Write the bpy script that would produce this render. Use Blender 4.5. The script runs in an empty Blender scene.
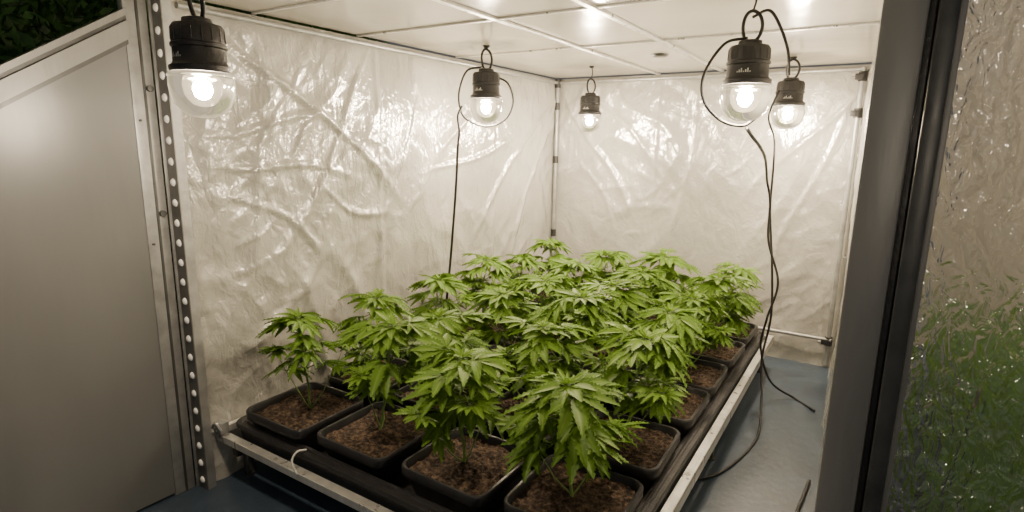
import bpy, math, random
from mathutils import Vector, Matrix, noise
random.seed(7)
H=1.27
CEIL=1.72
# ------------------------------------------------------------------ helpers
def link(o,parent=None):
    bpy.context.scene.collection.objects.link(o)
    if parent: o.parent=parent
    return o
def mesh_obj(name,V,F,mats,mi=None,smooth=False,parent=None,loc=None):
    me=bpy.data.meshes.new(name); me.from_pydata([tuple(v) for v in V],[],F)
    for m in (mats if isinstance(mats,(list,tuple)) else [mats]): me.materials.append(m)
    if mi: me.polygons.foreach_set('material_index',mi)
    if smooth: me.polygons.foreach_set('use_smooth',[True]*len(me.polygons))
    me.update()
    o=bpy.data.objects.new(name,me)
    if loc: o.location=loc
    return link(o,parent)
def empty(name,loc=(0,0,0),rz=0,parent=None):
    o=bpy.data.objects.new(name,None); o.location=loc; o.rotation_euler=(0,0,rz); o.empty_display_size=.05
    return link(o,parent)
class MB:
    def __init__(s): s.V=[];s.F=[];s.M=[]
    def add(s,V,F,m=0):
        b=len(s.V); s.V+= [tuple(v) for v in V]; s.F+=[tuple(i+b for i in f) for f in F]; s.M+=[m]*len(F)
    def box(s,a,b,m=0,bev=0.0):
        x0,y0,z0=a;x1,y1,z1=b
        if bev<=0:
            V=[(x0,y0,z0),(x1,y0,z0),(x1,y1,z0),(x0,y1,z0),(x0,y0,z1),(x1,y0,z1),(x1,y1,z1),(x0,y1,z1)]
            F=[(0,3,2,1),(4,5,6,7),(0,1,5,4),(1,2,6,5),(2,3,7,6),(3,0,4,7)]
            s.add(V,F,m); return
        import bmesh
        bm=bmesh.new(); bmesh.ops.create_cube(bm,size=1)
        for v in bm.verts: v.co=Vector(((x0+x1)/2+v.co.x*(x1-x0),(y0+y1)/2+v.co.y*(y1-y0),(z0+z1)/2+v.co.z*(z1-z0)))
        bmesh.ops.bevel(bm,geom=bm.edges[:],offset=bev,segments=2,affect='EDGES',profile=.5)
        bm.verts.index_update()
        s.add([v.co[:] for v in bm.verts],[[v.index for v in f.verts] for f in bm.faces],m); bm.free()
    def prism(s,poly,x0,x1,m=0):
        n=len(poly); V=[(x0,y,z) for y,z in poly]+[(x1,y,z) for y,z in poly]
        F=[tuple(range(n)),tuple(range(2*n-1,n-1,-1))]+[(i,(i+1)%n,n+(i+1)%n,n+i) for i in range(n)]
        s.add(V,F,m)
    def lathe(s,prof,c=(0,0,0),n=28,m=0,rot=None):
        V=[];F=[]
        for r,z in prof:
            for i in range(n):
                a=2*math.pi*i/n; p=Vector((r*math.cos(a),r*math.sin(a),z))
                if rot: p=rot@p
                V.append(p+Vector(c))
        for j in range(len(prof)-1):
            for i in range(n):
                k=(i+1)%n
                F.append((j*n+i,j*n+k,(j+1)*n+k,(j+1)*n+i))
        s.add(V,F,m)
    def cyl(s,a,b,r,n=12,m=0,r2=None):
        a=Vector(a);b=Vector(b);d=b-a;L=d.length
        q=d.to_track_quat('Z','Y').to_matrix(); r2=r if r2 is None else r2
        s.lathe([(0,0),(r,0),(r2,L),(0,L)],c=a,n=n,m=m,rot=q)
    def tube(s,pts,r,n=8,m=0):
        pts=[Vector(p) for p in pts]; V=[];F=[]
        up=Vector((0.13,0.31,1)).normalized()
        for i,p in enumerate(pts):
            t=(pts[min(i+1,len(pts)-1)]-pts[max(i-1,0)]).normalized()
            a=t.cross(up)
            if a.length<1e-3: a=t.cross(Vector((1,0,0)))
            a.normalize(); b=t.cross(a)
            rr=r(i/(len(pts)-1)) if callable(r) else r
            for k in range(n):
                w=2*math.pi*k/n; V.append(p+a*rr*math.cos(w)+b*rr*math.sin(w))
        for i in range(len(pts)-1):
            for k in range(n):
                l=(k+1)%n; F.append((i*n+k,i*n+l,(i+1)*n+l,(i+1)*n+k))
        F.append(tuple(range(n))[::-1]); F.append(tuple((len(pts)-1)*n+k for k in range(n)))
        s.add(V,F,m)
    def obj(s,name,mats,smooth=False,parent=None,loc=None):
        return mesh_obj(name,s.V,s.F,mats,s.M,smooth,parent,loc)
def autosmooth(o,ang=35):
    me=o.data
    me.polygons.foreach_set('use_smooth',[True]*len(me.polygons))
    try: me.set_sharp_from_angle(angle=math.radians(ang))
    except Exception: pass
def catmull(P,n=8):
    P=[Vector(p) for p in P]; Q=[P[0]*2-P[1]]+P+[P[-1]*2-P[-2]]; out=[]
    for i in range(1,len(Q)-2):
        for k in range(n):
            t=k/n
            out.append(.5*((2*Q[i])+(Q[i+1]-Q[i-1])*t+(2*Q[i-1]-5*Q[i]+4*Q[i+1]-Q[i+2])*t*t+(3*Q[i]-Q[i-1]-3*Q[i+1]+Q[i+2])*t**3))
    out.append(P[-1]); return out
# ------------------------------------------------------------------ materials
def mat(name,col,rough=.5,metal=0,spec=.5,nscale=None,namt=.1,bump=0,bscale=50,coat=0,stretch=(1,1,1),bdet=4,bdist=.01):
    m=bpy.data.materials.new(name); m.use_nodes=True; nt=m.node_tree; N=nt.nodes; L=nt.links
    b=N['Principled BSDF']; b.inputs['Base Color'].default_value=(*col,1); b.inputs['Roughness'].default_value=rough
    b.inputs['Metallic'].default_value=metal; b.inputs['Specular IOR Level'].default_value=spec; b.inputs['Coat Weight'].default_value=coat
    tc=N.new('ShaderNodeTexCoord'); mp=N.new('ShaderNodeMapping'); mp.inputs['Scale'].default_value=stretch; L.new(tc.outputs['Object'],mp.inputs[0])
    if nscale:
        n=N.new('ShaderNodeTexNoise'); n.inputs['Scale'].default_value=nscale; n.inputs['Detail'].default_value=6; L.new(mp.outputs[0],n.inputs[0])
        r=N.new('ShaderNodeMapRange'); r.inputs[1].default_value=.3; r.inputs[2].default_value=.7; r.inputs[3].default_value=1-namt; r.inputs[4].default_value=1+namt; L.new(n.outputs[0],r.inputs[0])
        x=N.new('ShaderNodeVectorMath'); x.operation='SCALE'; x.inputs[0].default_value=col; L.new(r.outputs[0],x.inputs['Scale']); L.new(x.outputs[0],b.inputs['Base Color'])
        r2=N.new('ShaderNodeMapRange'); r2.inputs[1].default_value=.3; r2.inputs[2].default_value=.7; r2.inputs[3].default_value=rough*.8; r2.inputs[4].default_value=min(1,rough*1.2); L.new(n.outputs[0],r2.inputs[0]); L.new(r2.outputs[0],b.inputs['Roughness'])
    if bump:
        n=N.new('ShaderNodeTexNoise'); n.inputs['Scale'].default_value=bscale; n.inputs['Detail'].default_value=bdet; L.new(mp.outputs[0],n.inputs[0])
        bp=N.new('ShaderNodeBump'); bp.inputs['Strength'].default_value=bump; bp.inputs['Distance'].default_value=bdist; L.new(n.outputs[0],bp.inputs['Height']); L.new(bp.outputs[0],b.inputs['Normal'])
    return m
M_black=mat('black_plastic',(.018,.018,.02),.45,nscale=30,namt=.2,bump=.15,bscale=120)
M_pot=mat('pot_plastic',(.020,.020,.022),.38,nscale=20,namt=.25,bump=.1,bscale=90)
M_cable=mat('cable_rubber',(.010,.010,.011),.5,nscale=40,namt=.2)
M_alu=mat('aluminium',(.7,.7,.68),.32,metal=.65,nscale=25,namt=.12,bump=.1,bscale=60,stretch=(1,1,.1))
M_steel=mat('galvanised_steel',(.32,.325,.32),.4,metal=.5,nscale=18,namt=.2,bump=.1,bscale=80)
M_strip=mat('perforated_steel',(.13,.13,.128),.42,metal=.4,nscale=18,namt=.2,bump=.1,bscale=80)
M_white=mat('white_enamel_hole_light',(.97,.97,.95),.22,nscale=60,namt=.02,coat=.6)
M_door=mat('painted_panel',(.155,.16,.16),.34,metal=.2,nscale=2.2,namt=.16,bump=.14,bscale=5,stretch=(1,1,.25),bdist=.03)
M_frame=mat('door_frame_grey',(.23,.23,.222),.42,metal=.2,nscale=8,namt=.12,bump=.1,bscale=60,stretch=(1,1,.2))
M_dark=mat('dark_frame',(.065,.068,.068),.4,metal=.3,nscale=20,namt=.2)
M_floor=mat('blue_grey_floor',(.045,.066,.095),.38,nscale=6,namt=.18,bump=.15,bscale=30)
M_label=mat('label_print',(.5,.5,.48),.5,nscale=200,namt=.3)
M_stem=mat('plant_stem',(.18,.28,.07),.5,nscale=30,namt=.25)
M_ceil=mat('ceiling_panel',(.52,.495,.43),.17,nscale=2.5,namt=.06,bump=.25,bscale=3.5,bdist=.02,bdet=2)
def sheet_mat():
    m=bpy.data.materials.new('crinkled_poly_sheet'); m.use_nodes=True; nt=m.node_tree; N=nt.nodes; L=nt.links
    b=N['Principled BSDF']; tc=N.new('ShaderNodeTexCoord')
    n=N.new('ShaderNodeTexNoise'); n.inputs['Scale'].default_value=2.2; n.inputs['Detail'].default_value=8; L.new(tc.outputs['Object'],n.inputs[0])
    cr=N.new('ShaderNodeValToRGB'); cr.color_ramp.elements[0].position=.3; cr.color_ramp.elements[0].color=(.35,.345,.315,1); cr.color_ramp.elements[1].position=.7; cr.color_ramp.elements[1].color=(.46,.455,.415,1)
    L.new(n.outputs[0],cr.inputs[0]); L.new(cr.outputs[0],b.inputs['Base Color'])
    b.inputs['Roughness'].default_value=.2; b.inputs['Specular IOR Level'].default_value=1.0
    b.inputs['Metallic'].default_value=.15; b.inputs['Coat Weight'].default_value=.35; b.inputs['Coat Roughness'].default_value=.12
    H=None
    for sc,wt,st,rot in [(9,.8,(1,1,.6),.5),(26,.25,(1,1,1),-.4),(4.5,1.6,(1,1,.35),.9)]:
        mp=N.new('ShaderNodeMapping'); mp.inputs['Scale'].default_value=st; mp.inputs['Rotation'].default_value=(rot,rot,0); L.new(tc.outputs['Object'],mp.inputs[0])
        q=N.new('ShaderNodeTexNoise'); q.inputs['Scale'].default_value=sc; q.inputs['Detail'].default_value=3; q.inputs['Distortion'].default_value=.6; L.new(mp.outputs[0],q.inputs[0])
        s=N.new('ShaderNodeMath'); s.operation='SUBTRACT'; s.inputs[1].default_value=.5; L.new(q.outputs[0],s.inputs[0])
        a=N.new('ShaderNodeMath'); a.operation='ABSOLUTE'; L.new(s.outputs[0],a.inputs[0])
        w=N.new('ShaderNodeMath'); w.operation='MULTIPLY'; w.inputs[1].default_value=wt; L.new(a.outputs[0],w.inputs[0])
        if H is None: H=w
        else:
            ad=N.new('ShaderNodeMath'); L.new(H.outputs[0],ad.inputs[0]); L.new(w.outputs[0],ad.inputs[1]); H=ad
    bp=N.new('ShaderNodeBump'); bp.inputs['Strength'].default_value=.45; bp.inputs['Distance'].default_value=.04; L.new(H.outputs[0],bp.inputs['Height']); L.new(bp.outputs[0],b.inputs['Normal']); L.new(bp.outputs[0],b.inputs['Coat Normal'])
    return m
M_sheet=sheet_mat()
def leaf_mat():
    m=bpy.data.materials.new('cannabis_leaf'); m.use_nodes=True; nt=m.node_tree; N=nt.nodes; L=nt.links
    b=N['Principled BSDF']; at=N.new('ShaderNodeAttribute'); at.attribute_name='leafcol'
    sp=N.new('ShaderNodeSeparateColor'); L.new(at.outputs['Color'],sp.inputs[0])
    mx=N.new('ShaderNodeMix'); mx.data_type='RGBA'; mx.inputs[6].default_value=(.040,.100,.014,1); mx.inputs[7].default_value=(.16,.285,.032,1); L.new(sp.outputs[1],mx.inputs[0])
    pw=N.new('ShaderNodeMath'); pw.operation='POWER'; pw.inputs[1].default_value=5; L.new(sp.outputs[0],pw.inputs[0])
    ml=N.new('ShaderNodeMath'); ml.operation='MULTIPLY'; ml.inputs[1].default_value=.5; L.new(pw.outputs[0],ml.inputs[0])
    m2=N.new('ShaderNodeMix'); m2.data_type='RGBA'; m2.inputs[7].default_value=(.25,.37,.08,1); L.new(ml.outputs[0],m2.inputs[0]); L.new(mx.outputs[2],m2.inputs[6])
    L.new(m2.outputs[2],b.inputs['Base Color']); b.inputs['Roughness'].default_value=.45; b.inputs['Specular IOR Level'].default_value=.2
    tr=N.new('ShaderNodeBsdfTranslucent'); L.new(m2.outputs[2],tr.inputs[0])
    ms=N.new('ShaderNodeMixShader'); ms.inputs[0].default_value=.32; L.new(b.outputs[0],ms.inputs[1]); L.new(tr.outputs[0],ms.inputs[2]); L.new(ms.outputs[0],N['Material Output'].inputs[0])
    return m
M_leaf=leaf_mat()
def soil_mat():
    m=mat('potting_soil',(.07,.042,.026),.95,bump=1,bscale=90,bdet=8,bdist=.01); nt=m.node_tree; N=nt.nodes; L=nt.links
    tc=N.new('ShaderNodeTexCoord'); n=N.new('ShaderNodeTexNoise'); n.inputs['Scale'].default_value=70; n.inputs['Detail'].default_value=8; L.new(tc.outputs['Object'],n.inputs[0])
    cr=N.new('ShaderNodeValToRGB'); e=cr.color_ramp.elements; e[0].position=.36; e[0].color=(.010,.007,.005,1); e[1].position=.68; e[1].color=(.14,.09,.055,1); k=cr.color_ramp.elements.new(.5); k.color=(.048,.029,.018,1)
    L.new(n.outputs[0],cr.inputs[0]); L.new(cr.outputs[0],N['Principled BSDF'].inputs['Base Color']); return m
M_soil=soil_mat()
def glass_bulb():
    m=bpy.data.materials.new('lamp_glass'); m.use_nodes=True; nt=m.node_tree; N=nt.nodes; L=nt.links; N.remove(N['Principled BSDF'])
    t=N.new('ShaderNodeBsdfTransparent'); t.inputs[0].default_value=(.97,.95,.9,1); g=N.new('ShaderNodeBsdfGlossy'); g.inputs['Roughness'].default_value=.07
    lw=N.new('ShaderNodeLayerWeight'); lw.inputs[0].default_value=.4; mx=N.new('ShaderNodeMixShader'); L.new(lw.outputs['Fresnel'],mx.inputs[0]); L.new(t.outputs[0],mx.inputs[1]); L.new(g.outputs[0],mx.inputs[2])
    e=N.new('ShaderNodeEmission'); e.inputs[0].default_value=(1,.82,.54,1); e.inputs[1].default_value=.55
    ad=N.new('ShaderNodeAddShader'); L.new(mx.outputs[0],ad.inputs[0]); L.new(e.outputs[0],ad.inputs[1]); L.new(ad.outputs[0],N['Material Output'].inputs[0]); return m
M_bulb=glass_bulb()
def emis(name,col,s):
    m=bpy.data.materials.new(name); m.use_nodes=True; b=m.node_tree.nodes['Principled BSDF']; b.inputs['Base Color'].default_value=(*col,1); b.inputs['Emission Color'].default_value=(*col,1); b.inputs['Emission Strength'].default_value=s; return m
M_core=emis('lamp_filament',(1,.92,.78),260)
def window_mat():
    m=bpy.data.materials.new('hammered_clear_plastic'); m.use_nodes=True; nt=m.node_tree; N=nt.nodes; L=nt.links; N.remove(N['Principled BSDF'])
    tc=N.new('ShaderNodeTexCoord'); mp=N.new('ShaderNodeMapping'); mp.inputs['Scale'].default_value=(1,1,.5); L.new(tc.outputs['Object'],mp.inputs[0])
    v=N.new('ShaderNodeTexNoise'); v.inputs['Scale'].default_value=60; v.inputs['Detail'].default_value=2.5; v.inputs['Distortion'].default_value=.7; L.new(mp.outputs[0],v.inputs[0])
    bp=N.new('ShaderNodeBump'); bp.inputs['Strength'].default_value=1; bp.inputs['Distance'].default_value=.02; L.new(v.outputs[0],bp.inputs['Height'])
    g=N.new('ShaderNodeBsdfGlossy'); g.inputs['Roughness'].default_value=.12; L.new(bp.outputs[0],g.inputs['Normal'])
    r=N.new('ShaderNodeBsdfRefraction'); r.inputs['IOR'].default_value=1.16; r.inputs['Roughness'].default_value=.05; r.inputs[0].default_value=(.97,.97,.94,1); L.new(bp.outputs[0],r.inputs['Normal'])
    d=N.new('ShaderNodeBsdfDiffuse'); d.inputs[0].default_value=(.6,.57,.5,1); L.new(bp.outputs[0],d.inputs['Normal'])
    mx=N.new('ShaderNodeMixShader'); mx.inputs[0].default_value=.3; L.new(r.outputs[0],mx.inputs[1]); L.new(g.outputs[0],mx.inputs[2])
    m2=N.new('ShaderNodeMixShader'); m2.inputs[0].default_value=.08; L.new(mx.outputs[0],m2.inputs[1]); L.new(d.outputs[0],m2.inputs[2])
    L.new(m2.outputs[0],N['Material Output'].inputs[0]); return m
M_window=window_mat()
M_grass=mat('grass_blades',(.20,.40,.02),.5,nscale=4,namt=.45)
M_hedge=mat('hedge_leaves',(.06,.15,.025),.6,nscale=12,namt=.5)
M_ext=mat('outer_wall_lining',(.62,.58,.5),.5,nscale=4,namt=.1,bump=.4,bscale=8,bdist=.04)
# ------------------------------------------------------------------ shell
def smoothr(x): return max(0,min(1,x))
def wrinkle(u,v,seed):
    w=.030*noise.noise(Vector((u*.9,v*.8,seed)))
    for ang,s1,s2,a in [(.55,5.0,1.1,.016),(-.6,6.5,1.3,.013),(1.3,4.2,.9,.012),(.1,8,1.6,.007),(.8,13,3.5,.005),(-.9,15,4,.005)]:
        c,s=math.cos(ang),math.sin(ang); p=u*c+v*s; q=-u*s+v*c
        d=.25*noise.noise(Vector((u*1.5,v*1.5,seed+9)))
        n=noise.noise(Vector((p*s1*.6+d*3,q*s2,seed+ang*7)))
        gate=smoothr(.40+1.6*noise.noise(Vector((u*1.3,v*1.3,seed+20+ang))))
        w+=a*(1-min(1,abs(n)*3.2))**1.7*gate
    return w
def sheet(name,P0,P1,z0,z1,nrm,seed,seams=(),folds=(),res=.0125):
    P0=Vector(P0);P1=Vector(P1);L=(P1-P0).length; nu=int(L/res); nv=int((z1-z0)/res); V=[];F=[]
    for j in range(nv+1):
        for i in range(nu+1):
            u=L*i/nu; v=(z1-z0)*j/nv
            w=wrinkle(u,v,seed)
            for s in seams: w+=.006*math.exp(-((u-s)/.012)**2)-.004*math.exp(-((u-s-.03)/.02)**2)
            for (u0,v0,u1,v1,a,wd) in folds:
                dx,dy=u1-u0,v1-v0; l=math.hypot(dx,dy); t=((u-u0)*dx+(v-v0)*dy)/l/l; dist=((u-u0)*dy-(v-v0)*dx)/l
                if -.1<t<1.1:
                    bend=.03*math.sin(t*5+u0*9); g=math.exp(-((dist-bend)/(wd*(.5+t)))**2)*min(1,max(0,(t+.1)*5))*min(1,max(0,(1.1-t)*3)); w+=a*g
            edge=min(1,min(u,L-u)/.06+.15)*min(1,(z1-z0-v)/.08+.15)
            w*=edge
            if v<.25: w+=(1-v/.25)*.02*(1+noise.noise(Vector((u*9,v*4,seed+3))))
            p=P0+(P1-P0)*(i/nu); V.append((p.x+nrm[0]*w,p.y+nrm[1]*w,z0+v))
    for j in range(nv):
        for i in range(nu):
            a=j*(nu+1)+i; F.append((a,a+1,a+nu+2,a+nu+1))
    return mesh_obj(name,V,F,M_sheet,smooth=True)
XL=-1.99; YB=3.70; YF=1.0
lf=[(2.65,1.6,1.7,.75,.014,.015),(2.6,1.5,2.1,.5,.012,.014),(.2,1.65,1.1,1.0,.013,.014),(.9,1.6,.35,.75,.012,.014),(1.2,1.5,.9,.5,.010,.013),(1.3,1.1,2.3,1.35,.010,.014),(1.8,1.6,1.3,1.1,.013,.015),
(.1,1.3,.7,1.35,.010,.010),(.15,1.2,.8,1.1,.010,.010),(.2,1.1,.6,.8,.010,.010),(.5,1.55,.3,1.1,.011,.010),(.7,1.4,1.0,1.2,.009,.009),(.6,1.05,1.0,.9,.010,.010)]
sheet('wall_left',(XL,YF),(XL,YB),0,CEIL-.01,(1,0),3.3,seams=(.95,1.9),folds=lf,res=.011)
bf=[(.1,1.6,.6,.8,.014,.015),(.3,1.6,.9,1.0,.011,.014),(1.85,1.6,1.3,.9,.013,.015),(1.8,1.5,1.5,.5,.011,.014),(1.0,1.6,.9,.6,.010,.015),(.2,1.2,.5,.7,.01,.01),(1.5,1.4,1.2,1.1,.01,.01)]
sheet('wall_back',(XL,YB),(-.09,YB),0,CEIL-.01,(0,-1),8.1,seams=(.75,),folds=bf)
sheet('wall_right',(-.09,YB),(.0,1.05),0,CEIL-.01,(-.5,0),5.7,seams=(1.2,),res=.02)
mb=MB(); mb.box((XL,.35,CEIL),(0.0,YB,CEIL+.03)); mb.obj('ceiling',M_ceil)
mb=MB()
for x in (-1.25,-.86): mb.box((x-.011,.35,CEIL-.012),(x+.011,YB,CEIL-.0005),0,.002)
for y in (.75,1.35,1.85,2.55): mb.box((XL,y-.006,CEIL-.008),(-.0,y+.006,CEIL-.0004),0,.002)
mb.obj('trim_1',M_alu)
mb=MB(); mb.box((-4.6,-1.6,-.04),(2.8,YB+.35,0)); mb.obj('floor',M_floor)
# tent frame poles
mb=MB()
mb.cyl((XL+.03,YF+.06,CEIL-.035),(XL+.03,YB-.03,CEIL-.035),.011,m=0)
mb.cyl((XL+.03,YB-.03,CEIL-.035),(-.1,YB-.03,CEIL-.035),.011)
mb.cyl((XL+.03,YB-.035,.02),(XL+.03,YB-.035,CEIL-.03),.013)
mb.cyl((-.125,YB-.04,.02),(-.125,YB-.04,CEIL-.03),.013)
mb.cyl((XL+.03,YB-.05,.175),(-.11,YB-.05,.175),.011)
for z in (.6,1.13,1.5): mb.cyl((XL+.03,YB-.035,z),(XL+.03,YB-.035,z+.05),.018,m=1)
for z in (.16,1.45,1.64):
    mb.cyl((-.125,YB-.04,z-.02),(-.125,YB-.04,z+.03),.021,m=1)
    mb.box((-.16,YB-.075,z-.012),(-.12,YB-.05,z+.018),1,.003); mb.cyl((-.175,YB-.062,z),(-.15,YB-.062,z),.006,m=0)
mb.cyl((XL+.03,YB-.035,CEIL-.07),(XL+.03,YB-.035,CEIL-.01),.02,m=1)
o=mb.obj('tent_frame',[M_steel,M_black]); autosmooth(o)
def perforated(name):
    mb=MB(); w=.056; pitch=.068; t=.003; zt=CEIL+.02; cnt=int(zt/pitch); K=16
    for c in range(cnt+1):
        zc=c*pitch+pitch/2; ring=[];sq=[]
        for k in range(K):
            a=2*math.pi*k/K+math.pi/4; ca,sa=math.cos(a),math.sin(a); ring.append((.0105*ca,.0105*sa)); m_=max(abs(ca),abs(sa)); sq.append((w/2*ca/m_,pitch/2*sa/m_))
        def P(x,z,d): return (XL+w/2+x,YF-d,zc+z)
        V=[P(x,z,t) for x,z in sq]+[P(x,z,t) for x,z in ring]+[P(x,z,0) for x,z in ring]+[P(x,z,0) for x,z in sq]
        F=[]
        for k in range(K):
            l=(k+1)%K; F+=[(k,l,K+l,K+k),(K+k,K+l,2*K+l,2*K+k),(2*K+k,2*K+l,3*K+l,3*K+k),(k,3*K+k,3*K+l,l)]
        mb.add(V,F,0)
        rot=Matrix.Rotation(math.pi/2,3,'X')
        mb.lathe([(0,.0065),(.008,.006),(.0115,.003),(.0135,-.0005)],c=(XL+w/2,YF-t,zc),n=14,m=1,rot=rot)  # white domes stand in for light showing through the holes
    mb.box((XL+w-.003,YF,0),(XL+w,YF+.03,zt),2)
    mb.box((XL-.006,YF-.012,0),(XL,YF-.001,zt),2,.001)
    o=mb.obj(name,[M_strip,M_white,M_steel]); autosmooth(o,40); return o
perforated('perforated_corner_strip')
e=empty('door_1',(XL-.004,YF-.014,0)); e.rotation_euler=(0,0,-.03)
mb=MB()
def ztop(y): return H+.425+.64*y
mb.prism([(-.07,.01),(-.07,ztop(-.07)-.09),(-1.15,ztop(-1.15)-.09),(-1.15,.01)],-.03,-.004,0)
mb.box((-.034,-.07,.0),(.0,-.001,CEIL+.1),1,.003)
mb.box((-.03,-.036,.0),(.003,-.028,CEIL+.1),2,.001)
def rail(d0,d1,x0,x1,m): mb.prism([(-.065,ztop(-.065)+d0),(-.065,ztop(-.065)+d1),(-1.17,ztop(-1.17)+d1),(-1.17,ztop(-1.17)+d0)],x0,x1,m)
rail(-.105,-.090,-.028,.004,2); rail(-.09,-.035,-.034,.014,3); rail(-.035,-.02,-.03,.004,2); rail(-.02,.0,-.034,.010,3)
for z in (1.02,1.42): mb.cyl((-.0,-.018,z),(.012,-.018,z),.010,m=2); mb.cyl((-.0,-.055,z-.1),(.006,-.055,z-.1),.004,m=2)
o=mb.obj('door_leaf',[M_door,M_steel,M_dark,M_frame],parent=e); autosmooth(o)
e=empty('door_2',(0,YF,0))
mb=MB()
mb.box((-.022,0,0),(.034,.045,CEIL+.12),0,.004)
mb.box((.034,.008,0),(.044,.045,CEIL+.12),1,.001)
mb.box((.044,-.012,0),(.068,.04,CEIL+.12),2,.004)
mb.box((.068,.004,0),(.076,.03,CEIL+.12),0,.001)
o=mb.obj('door_frame',[M_frame,M_black,M_dark],parent=e); autosmooth(o)
V=[];F=[]; nx,nz=30,80
for j in range(nz+1):
    for i in range(nx+1):
        x=.074+.75*i/nx; z=.02+1.8*j/nz; V.append((x,.015+.008*noise.noise(Vector((x*8,z*3,2)))*min(1,i/3),z))
for j in range(nz):
    for i in range(nx):
        a=j*(nx+1)+i; F.append((a,a+1,a+nx+2,a+nx+1))
mesh_obj('window_pane',V,F,M_window,smooth=True,parent=e)
mb=MB(); mb.box((.822,0,0),(.87,.05,CEIL+.12),0,.004); mb.obj('jamb',M_frame,parent=e)
mb=MB(); mb.box((.0,YB+.25,0),(2.8,YB+.3,2.6)); mb.box((2.75,.9,0),(2.8,YB+.3,2.6)); mb.obj('wall_outer',M_ext)
V=[];F=[]
for i in range(9000):
    x=random.uniform(.2,2.4); y=random.uniform(1.25,3.7)
    h=random.uniform(.38,.74)*(1+.25*noise.noise(Vector((x*3,y*3,1)))); a=random.uniform(0,6.28); w=random.uniform(.004,.008)
    ln=random.uniform(0,.3)*h; b=random.uniform(0,6.28); dx,dy=math.cos(a)*w,math.sin(a)*w; k=len(V)
    if x<.4: b=random.uniform(-1.2,1.2)
    for t,ww in ((0,1),(.4,.9),(.75,.6)):
        ox,oy=math.cos(b)*ln*t*t,math.sin(b)*ln*t*t
        V+=[(x-dx*ww+ox,y-dy*ww+oy,h*t),(x+dx*ww+ox,y+dy*ww+oy,h*t)]
    V.append((x+math.cos(b)*ln,y+math.sin(b)*ln,h*.97))
    F+=[(k,k+1,k+3,k+2),(k+2,k+3,k+5,k+4),(k+4,k+5,k+6)]
mesh_obj('tall_grass_bed',V,F,M_grass)
V=[];F=[]
for i in range(20000):
    y=random.uniform(-.8,3.2); x=-3.4+random.uniform(0,.4)+.12*noise.noise(Vector((y*2,0,0))); z=random.uniform(0.03,2.9)
    s=random.uniform(.02,.05); q=Matrix.Rotation(random.uniform(0,6.28),3,Vector((random.uniform(-1,1),random.uniform(-1,1),random.uniform(-1,1))).normalized())
    k=len(V)
    for p in ((-s,0,0),(0,-s*.4,0),(s,0,0),(0,s*.4,0)): V.append(Vector((x,y,z))+q@Vector(p))
    F.append((k,k+1,k+2,k+3))
k=len(V); V+=[(-3.42,-.9,0),(-3.42,3.3,0),(-3.42,3.3,3),(-3.42,-.9,3)]; F.append((k,k+1,k+2,k+3))
mesh_obj('hedge',V,F,M_hedge)
# ------------------------------------------------------------------ tray + stand
e=empty('grow_tray')
TX0,TX1,TY0,TY1=-1.93,-.43,1.10,3.42
def rr(x0,x1,y0,y1,r,z,n=5):
    P=[]
    for cx,cy,a0 in ((x1-r,y1-r,0),(x0+r,y1-r,90),(x0+r,y0+r,180),(x1-r,y0+r,270)):
        for k in range(n+1):
            a=math.radians(a0+90*k/n); P.append((cx+r*math.cos(a),cy+r*math.sin(a),z))
    return P
def loft(mb,rings,m=0,cap=True):
    n=len(rings[0]); V=[p for r in rings for p in r]; F=[]
    for j in range(len(rings)-1):
        for i in range(n):
            k=(i+1)%n; F.append((j*n+i,j*n+k,(j+1)*n+k,(j+1)*n+i))
    if cap: F.append(tuple((len(rings)-1)*n+i for i in range(n)))
    mb.add(V,F,m)
mb=MB()
def R_(d,z,r=.05): return rr(TX0+d,TX1-d,TY0+d,TY1-d,max(.01,r-d*.5),z+.012)
loft(mb,[R_(.02,.13),R_(.008,.205),R_(0,.207),R_(0,.215),R_(.004,.220),R_(.018,.220),R_(.022,.214),R_(.03,.214),R_(.034,.220),R_(.045,.220),R_(.052,.212),R_(.062,.148)])
o=mb.obj('tray_basin',M_black,parent=e); autosmooth(o,40)
mb=MB()
a,b,c,d=TX0-.005,TX1+.005,TY0-.005,TY1+.005
mb.box((a-.015,c-.036,.176),(b+.035,c,.188),0,.001); mb.box((a-.015,c-.04,.170),(b+.035,c-.036,.196),0,.001)
mb.box((b,c-.03,.196),(b+.034,d+.02,.202),0,.001); mb.box((b+.030,c-.03,.160),(b+.034,d+.02,.202),0,.001)
mb.box((a-.02,c-.03,.19),(a,d+.02,.216),0,.001)
mb.box((a-.02,d,.17),(b+.034,d+.02,.205),0,.001)
for y in (1.6,2.2,2.8): mb.box((a,y-.015,.105),(b,y+.015,.128),0,.001)
o=mb.obj('rail_frame',M_alu,parent=e)
mb=MB()
for x in (a+.03,(a+b)/2,b-.02):
    for y in (c+.05,(c+d)/2,d-.05): mb.box((x-.014,y-.014,0),(x+.014,y+.014,.13),0,.002); mb.cyl((x,y,0),(x,y,.012),.022)
mb.box((a,c+.035,.10),(b,c+.065,.13),0); mb.box((a,d-.065,.10),(b,d-.035,.13),0)
mb.box((b-.035,c,.10),(b-.005,d,.13),0); mb.box((a+.015,c,.10),(a+.045,d,.13),0)
mb.obj('stand_legs',M_dark,parent=e)
mb=MB(); mb.tube(catmull([(-1.52,1.12,.238),(-1.52,1.085,.248),(-1.515,1.06,.232),(-1.50,1.055,.21),(-1.485,1.055,.192)],6),.0035,m=0)
mb.tube(catmull([(-1.93,1.06,.2),(-1.94,1.04,.23),(-1.92,1.04,.25),(-1.905,1.05,.22)],6),.005,m=1)
mb.box((-1.955,1.05,.20),(-1.91,1.085,.245),1,.004)
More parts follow.
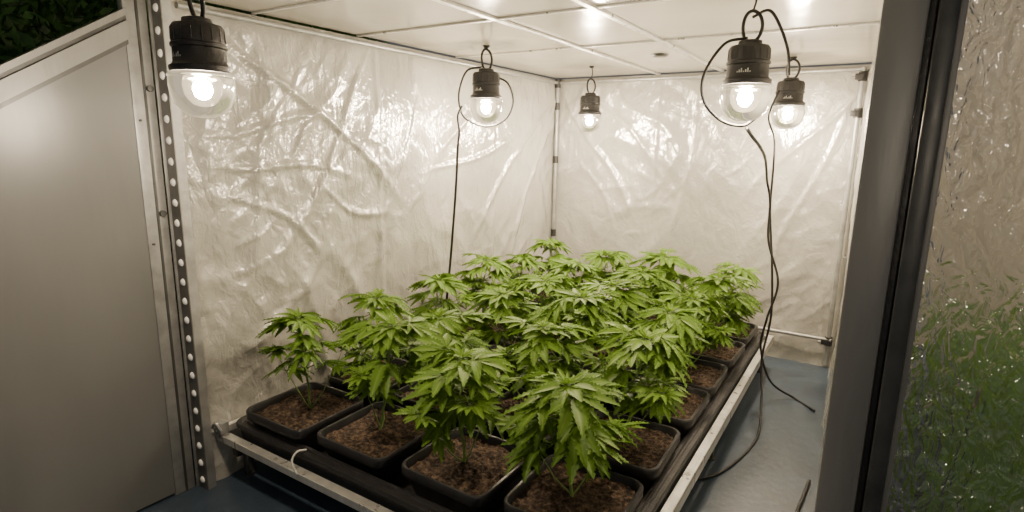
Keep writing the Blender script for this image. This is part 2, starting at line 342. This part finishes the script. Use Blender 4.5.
o=mb.obj('tray_clips',[M_label,M_steel],parent=e); autosmooth(o)
# ------------------------------------------------------------------ pots
def pot_mesh():
    mb=MB()
    def Q(h,z,r): return rr(-h,h,-h,h,r,z,6)
    loft(mb,[Q(.118,0,.03),Q(.148,.092,.035),Q(.150,.094,.036),Q(.157,.096,.04),Q(.160,.100,.042),Q(.160,.126,.042),Q(.157,.130,.04),Q(.150,.130,.036),Q(.147,.126,.034),Q(.142,.10,.033),Q(.125,.02,.03)])
    me=bpy.data.meshes.new('pot'); me.from_pydata(mb.V,[],mb.F); me.materials.append(M_pot)
    me.polygons.foreach_set('use_smooth',[True]*len(me.polygons))
    try: me.set_sharp_from_angle(angle=math.radians(40))
    except Exception: pass
    return me
def soil_mesh(seed):
    n=34; V=[];F=[]
    for j in range(n+1):
        for i in range(n+1):
            x=(i/n-.5)*2;y=(j/n-.5)*2; m_=max(abs(x),abs(y)); 
            k=.145/ (max(1e-6,(abs(x)**7+abs(y)**7)**(1/7)))*m_ if m_>0 else 0
            X,Y=x*k,y*k
            z=.106+.012*noise.noise(Vector((X*14,Y*14,seed)))+.008*noise.noise(Vector((X*60,Y*60,seed)))+.006*noise.noise(Vector((X*130,Y*130,seed)))+.012*math.exp(-(X*X+Y*Y)/.003)
            V.append((X,Y,z))
    for j in range(n):
        for i in range(n):
            a=j*(n+1)+i; F.append((a,a+1,a+n+2,a+n+1))
    for i in range(60):
        x,y=random.uniform(-.125,.125),random.uniform(-.125,.125); s=random.uniform(.0025,.007); z=.108; b=len(V)
        for p in ((s,0,0),(-s,s*.3,0),(0,s,0),(0,-s,0),(0,0,s),(0,0,-s)): V.append((x+p[0]*random.uniform(.6,1.2),y+p[1]*random.uniform(.6,1.2),z+p[2]))
        F+=[(b,b+2,b+4),(b+2,b+1,b+4),(b+1,b+3,b+4),(b+3,b,b+4)]
    me=bpy.data.meshes.new('soil'); me.from_pydata(V,[],F); me.materials.append(M_soil); me.polygons.foreach_set('use_smooth',[True]*len(me.polygons)); return me
# ------------------------------------------------------------------ plants
class Plant:
    def __init__(s,seed): s.V=[];s.F=[];s.C=[];s.M=[];s.r=random.Random(seed)
    def leaflet(s,base,d,up,L,droop,tone):
        n=9; side=d.cross(up).normalized(); wd=L*s.r.uniform(.15,.18)
        b=len(s.V)
        for i in range(n+1):
            t=i/n; w=wd*(math.sin(math.pi*min(1,t**.82))**.85+.02)*(1-.15*t)
            z=-droop*L*t*t
            c=base+d*(L*t*(1-.12*droop*t))+up*z
            if i in (0,n): w=.0008
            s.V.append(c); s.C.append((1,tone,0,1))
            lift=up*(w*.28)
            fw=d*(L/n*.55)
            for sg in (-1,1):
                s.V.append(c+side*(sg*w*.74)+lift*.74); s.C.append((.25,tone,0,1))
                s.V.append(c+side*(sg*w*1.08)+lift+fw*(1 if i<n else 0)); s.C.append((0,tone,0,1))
        for i in range(n):
            o=b+i*5;p=o+5
            s.F.append((o,o+1,p+1,p)); s.F.append((o,p,p+3,o+3)); s.F.append((o+1,o+2,p+1)); s.F.append((o+3,p+3,o+4)); s.M+=[0]*4
    def leaf(s,base,dirn,size,nl=7,droop=.35,tone=.5):
        dirn=dirn.normalized(); up=Vector((0,0,1)); side=dirn.cross(up)
        if side.length<.1: side=Vector((1,0,0))
        side.normalize(); up=side.cross(dirn).normalized()
        q=Matrix.Rotation(s.r.uniform(-.35,.35),3,dirn); side=q@side; up=q@up
        spec={7:[(0,1),(24,.95),(-24,.95),(52,.78),(-52,.78),(90,.46),(-90,.46)],5:[(0,1),(30,.87),(-30,.87),(68,.55),(-68,.55)],3:[(0,1),(35,.7),(-35,.7)]}[nl]
        for a,l in spec:
            a=math.radians(a+s.r.uniform(-4,4)); d=(dirn*math.cos(a)+side*math.sin(a)+up*s.r.uniform(-.06,.1)).normalized()
            u=up-d*up.dot(d); u.normalize()
            s.leaflet(base,d,u,size*l*s.r.uniform(.92,1.06),droop*s.r.uniform(.6,1.3),tone+s.r.uniform(-.05,.05))
    def tube(s,pts,r0,r1,n=6):
        mb=MB(); mb.tube(pts,lambda t:r0+(r1-r0)*t,n=n); b=len(s.V)
        s.V+=[Vector(v) for v in mb.V]; s.C+=[(.2,.5,0,1)]*len(mb.V); s.F+=[tuple(i+b for i in f) for f in mb.F]; s.M+=[1]*len(mb.F)
    def petleaf(s,p,az,el,pl,size,nl,droop,tone,dip=None):
        d=Vector((math.cos(az)*math.cos(el),math.sin(az)*math.cos(el),math.sin(el)))
        e_=p+d*pl; mid=p+d*(pl*.55)+Vector((0,0,pl*.06)); s.tube([p,mid,e_],.0018,.0012,4)
        el2=dip if dip is not None else s.r.uniform(-.4,.12)
        d2=Vector((math.cos(az)*math.cos(el2),math.sin(az)*math.cos(el2),math.sin(el2)))
        s.leaf(e_,d2,size,nl,droop,tone)
    def shoot(s,p,tip,nn,lsize,tone):
        r=s.r; pts=[]
        for i in range(7):
            t=i/6; q=p.lerp(tip,t); q.z=p.z+(tip.z-p.z)*(t**1.5*.6+t*.4); pts.append(q+Vector((r.uniform(-.004,.004),r.uniform(-.004,.004),0)))
        s.tube(pts,.003,.0016,5); az0=r.uniform(0,6.28)
        for k in range(nn):
            t=.72+.2*k; i=min(5,int(t*6)); q=pts[i].lerp(pts[i+1],t*6-i)
            for h in (0,math.pi):
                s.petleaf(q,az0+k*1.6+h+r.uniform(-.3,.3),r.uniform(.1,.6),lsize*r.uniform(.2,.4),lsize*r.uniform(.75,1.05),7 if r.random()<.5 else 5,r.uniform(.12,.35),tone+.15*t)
        s.tuft(pts[-1],lsize*.75,tone+.25,4)
    def tuft(s,p,size,tone,n=6):
        r=s.r; az=r.uniform(0,6.28)
        for k in range(n):
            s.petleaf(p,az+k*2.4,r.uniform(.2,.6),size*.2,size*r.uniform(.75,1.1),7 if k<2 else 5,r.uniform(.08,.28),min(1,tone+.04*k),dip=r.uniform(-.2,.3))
        for k in range(3): s.petleaf(p+Vector((0,0,.006)),az+k*2.1+.5,1.1,size*.05,size*.42,3,.1,min(1,tone+.3),dip=r.uniform(.5,.9))
    def build(s,height,spread,ls,t0=.38,sparse=False):
        r=s.r; pts=[]
        N=12; top=.09+height
        for i in range(N+1):
            t=i/N; pts.append(Vector((.014*math.sin(t*3+r.random()),.014*math.cos(t*2.5+r.random())-.014,.09+height*t)))
        s.tube(pts,.006,.0024,7); az=r.uniform(0,6.28); nodes=6 if sparse else 7
        for k in range(nodes):
            t=t0+(.96-t0)*k/(nodes-1); i=min(N-1,int(t*N)); q=pts[i].lerp(pts[i+1],t*N-i)
            big=1-abs(t-.75)*.7
            for h in (0,math.pi):
                a=az+k*1.62+h+r.uniform(-.25,.25)
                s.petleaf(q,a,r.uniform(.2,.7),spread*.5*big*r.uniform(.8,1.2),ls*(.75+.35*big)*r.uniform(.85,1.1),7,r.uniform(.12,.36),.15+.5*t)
                if k in ((0,3) if sparse else (0,2,4)):
                    a2=a+r.uniform(-.4,.4); L=spread*r.uniform(.6,.95)*(1,0,.8,.75,.6)[k]
                    tz=top-.3*L-r.uniform(.02,.08)-(.02 if k==4 else 0)
                    i0=int((.14,0,.34,.42,.5)[k]*N); q0=pts[i0]
                    tip=Vector((q0.x+math.cos(a2)*L,q0.y+math.sin(a2)*L,tz-.03))
                    s.shoot(q0,tip,1 if (k or sparse) else 2,ls*.85,.3+.3*t)
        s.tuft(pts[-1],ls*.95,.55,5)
        for j in range(3): s.petleaf(pts[-1]-Vector((0,0,.01)),az+j*2.1,.2,.03,ls*1.05,7,.2,.6,dip=r.uniform(-.2,.05))
        me=bpy.data.meshes.new('cannabis_foliage'); me.from_pydata([tuple(v) for v in s.V],[],s.F); me.materials.append(M_leaf); me.materials.append(M_stem)
        me.polygons.foreach_set('material_index',s.M)
        at=me.color_attributes.new('leafcol','FLOAT_COLOR','POINT'); flat=[c for col in s.C for c in col]; at.data.foreach_set('color',flat)
        me.polygons.foreach_set('use_smooth',[True]*len(me.polygons)); me.update(); return me
variants=[Plant(31+i).build(h,sp,ls) for i,(h,sp,ls) in enumerate([(.34,.17,.115),(.35,.18,.115),(.33,.165,.11),(.36,.175,.115),(.34,.18,.12),(.33,.16,.11)])]
front=[Plant(61+i).build(h,sp,ls,t0=t0,sparse=True) for i,(h,sp,ls,t0) in enumerate([(.37,.17,.115,.50),(.40,.17,.12,.46),(.36,.16,.12,.52),(.35,.175,.13,.50)])]
potme=pot_mesh(); soils=[soil_mesh(i*3.1) for i in range(4)]
rows=[1.275,1.655,2.035,2.415,2.79,3.16]; cols=[-1.715,-1.355,-.985,-.62]
pi_=0
for j,y in enumerate(rows):
    for i,x in enumerate(cols):
        rz=random.uniform(-.03,.03)
        e=empty('potted_cannabis_plant',(x+random.uniform(-.005,.005),y+random.uniform(-.006,.006)+.022*i*(1 if j<3 else .3),.162),rz)
        o=bpy.data.objects.new('pot',potme); link(o,e)
        o=bpy.data.objects.new('soil',soils[pi_%4]); link(o,e)
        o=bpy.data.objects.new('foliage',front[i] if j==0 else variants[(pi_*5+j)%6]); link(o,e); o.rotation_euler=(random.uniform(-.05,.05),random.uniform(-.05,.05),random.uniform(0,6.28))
        sc=random.uniform(.99,1.12)
        if j==0: sc=1.0
        w=.88 if i==0 else (1.04 if 0<j else 1.0)
        if i==3 and j>0: w=.95
        if i==0: o.location.x=.015
        o.scale=(sc*w,sc*w,sc); pi_+=1
# ------------------------------------------------------------------ lamps
def lamp(loc,S=1.0,power=10,extra=None):
    e=empty('hanging_grow_lamp',loc)
    mb=MB(); z0=.052
    prof=[(.045,z0-.004),(.070,z0-.002),(.0725,z0+.004),(.0725,z0+.012),(.066,z0+.016),(.062,z0+.022),(.0615,z0+.055),(.065,z0+.058),(.065,z0+.066),(.0615,z0+.069),(.061,z0+.105),(.056,z0+.113),(.036,z0+.118),(.034,z0+.128),(.020,z0+.132),(0,z0+.132)]
    mb.lathe(prof,n=36)
    for k in range(16):
        a=2*math.pi*k/16; c,s=math.cos(a),math.sin(a)
        mb.cyl((.0615*c,.0615*s,z0+.072),(.0605*c,.0605*s,z0+.103),.0022,n=6)
    for k in range(7):
        a=-1.9+k*.10
        V=[]
        for (aa,zz) in ((a,z0+.03),(a+.06,z0+.03),(a+.06,z0+.034+.004*(k%3)),(a,z0+.034+.004*(k%3))): V.append((.0624*math.cos(aa),.0624*math.sin(aa),zz))
        mb.add(V,[(0,1,2,3)],1)
    o=mb.obj('socket',[M_black,M_label],parent=e); autosmooth(o,35)
    mb=MB(); mb.lathe([(.056,z0),(.072,z0-.004),(.0765,z0-.018),(.0775,z0-.035),(.074,z0-.06),(.064,z0-.083),(.047,z0-.102),(.024,z0-.112),(.006,z0-.114),(0,z0-.114)],n=36)
    mb.obj('glass_bulb',M_bulb,smooth=True,parent=e)
    mb=MB(); mb.lathe([(.074,z0-.006),(.0785,z0-.009),(.0785,z0-.014),(.074,z0-.017)],n=36); mb.obj('glass_flange',M_bulb,smooth=True,parent=e)
    mb=MB(); mb.lathe([(0,z0-.018),(.012,z0-.020),(.022,z0-.032),(.024,z0-.045),(.018,z0-.060),(.010,z0-.067),(0,z0-.069)],n=16)
    mb.obj('filament',M_core,smooth=True,parent=e)
    mb=MB(); mb.lathe([(.03,z0),(.022,z0-.008),(.010,z0-.018)],n=16); mb.obj('bulb_neck',M_white,smooth=True,parent=e)
    mb=MB(); zt=z0+.125; top=CEIL-loc[2]
    lp=[(.0,-.0,zt)]+[(.028*math.sin(a)*(1+.1*math.sin(a)),.006*math.cos(a),zt+.045-.045*math.cos(a)) for a in [.5,1,1.57,2.1,2.6,3.14,3.7,4.2,4.71,5.3,5.8]]+[(0,0,zt)]
    mb.tube(catmull(lp,4),.0055)
    zr=top/S
    if zr>zt+.09: mb.tube(catmull([(0,0,zt+.088),(.006,.004,zt+.09+(zr-zt-.09)*.5),(0,0,zr)],6),.0032); mb.lathe([(0,zr-.012),(.012,zr-.01),(.016,zr-.001),(0,zr)],n=16)
    if extra:
        for P in extra: mb.tube(catmull(P,8),.0048)
    mb.obj('hanger_cable',M_cable,smooth=True,parent=e)
    e.scale=(S,S,S)
    ld=bpy.data.lights.new('lamp_light','POINT'); ld.energy=power; ld.color=(1,.80,.575); ld.shadow_soft_size=.05
    lo=bpy.data.objects.new('lamp_light',ld); link(lo,e); lo.location=(0,0,z0-.092)
    return e
rx,ry=.845,.534
def sd(s,z,d=0): return (rx*s-ry*d,ry*s+rx*d,z)
P=100
lamp((-1.335,.765,H+.100),.90,P*.42)
lamp((-1.64,2.335,H+.153),1.05,P*.9,extra=[[sd(-.02,.19),sd(-.09,.17),sd(-.125,.07),sd(-.11,-.02),sd(-.06,-.06),sd(0,-.075)],[sd(.04,.15),sd(.10,.12),sd(.125,.04),sd(.10,-.03),sd(.05,-.065),sd(0,-.075)]])
lamp((-1.50,3.22,H+.124),.95,P)
lamp((-.36,1.86,H+.132),.95,P*.6,extra=[[sd(-.01,.19),sd(-.08,.17),sd(-.135,.08),sd(-.13,0),sd(-.07,-.06),sd(.0,-.075),sd(.04,-.05)],[sd(.0,.25),sd(.05,.27),sd(.09,.22),sd(.12,.15),sd(.13,.08)]])
lamp((-.428,3.33,H+.155),1.06,P)
lamp((.28,-.5,H+.25),1.0,18)  # added lamp, unseen behind camera: highlights on the pane, fill on the front
lamp((1.1,2.3,H+.72),1.0,125)  # added lamp, out of view: brightens the grass and outer wall
# ------------------------------------------------------------------ cables
def cable(name,P,r=.005,n=8):
    mb=MB(); mb.tube(catmull(P,n),r); return mb.obj(name,M_cable,smooth=True)
cable('power_cable',[(-1.735,2.272,H+.17),(-1.755,2.262,H+.12),(-1.752,2.27,H+.05),(-1.77,2.28,H-.03),(-1.80,2.30,H-.25),(-1.85,2.32,H-.6),(-1.88,2.32,H-.85),(-1.9,2.33,.24)],.0065)
cable('power_cable',[(-.355,1.9,H+.055),(-.345,1.95,H+.03),(-.345,2.1,H+.0),(-.385,2.5,H-.05),(-.415,2.8,H-.15),(-.40,2.85,H-.25),(-.39,2.85,H-.43),(-.33,2.85,H-.62),(-.36,2.85,H-.8),(-.38,2.9,.30),(-.33,3.0,.1),(-.22,3.08,.008),(-.12,2.98,.008)],.0055)
cable('power_cable',[(-.47,3.25,H+.28),(-.50,3.22,H+.15),(-.46,3.2,H+.04),(-.43,3.05,H-.1),(-.41,2.95,H-.3),(-.37,2.9,H-.55),(-.35,2.9,H-.8),(-.37,2.9,.25),(-.34,2.8,.08),(-.31,2.53,.008),(-.37,2.2,.008),(-.46,2.06,.008),(-.6,2.0,.008)],.0055)
cable('power_cable',[(-.08,2.3,.008),(-.095,2.1,.008),(-.12,1.95,.008),(-.3,1.7,.008)],.006)
mb=MB(); mb.lathe([(0,CEIL-.012),(.03,CEIL-.012),(.042,CEIL-.006),(.045,CEIL)],c=(-1.0,2.95,0),n=24); mb.obj('ceiling_disc',M_dark,smooth=True)  # small dark disc on the ceiling
# ------------------------------------------------------------------ world + camera
w=bpy.data.worlds.new('world'); bpy.context.scene.world=w; w.use_nodes=True; w.node_tree.nodes['Background'].inputs[0].default_value=(.9,.95,1,1); w.node_tree.nodes['Background'].inputs[1].default_value=.10
cd=bpy.data.cameras.new('camera'); cd.lens=20.0; cd.sensor_width=36; cd.clip_start=.02
cam=bpy.data.objects.new('camera',cd); link(cam)
pi2,ro,ya=.1969,.0165,.5638
fw=Vector((-math.sin(ya)*math.cos(pi2),math.cos(ya)*math.cos(pi2),-math.sin(pi2))); r0=Vector((math.cos(ya),math.sin(ya),0)); u0=r0.cross(fw)
r=math.cos(ro)*r0+math.sin(ro)*u0; u=-math.sin(ro)*r0+math.cos(ro)*u0
m=Matrix((r,u,-fw)).transposed().to_4x4(); m.translation=(0,0,H); cam.matrix_world=m
bpy.context.scene.camera=cam
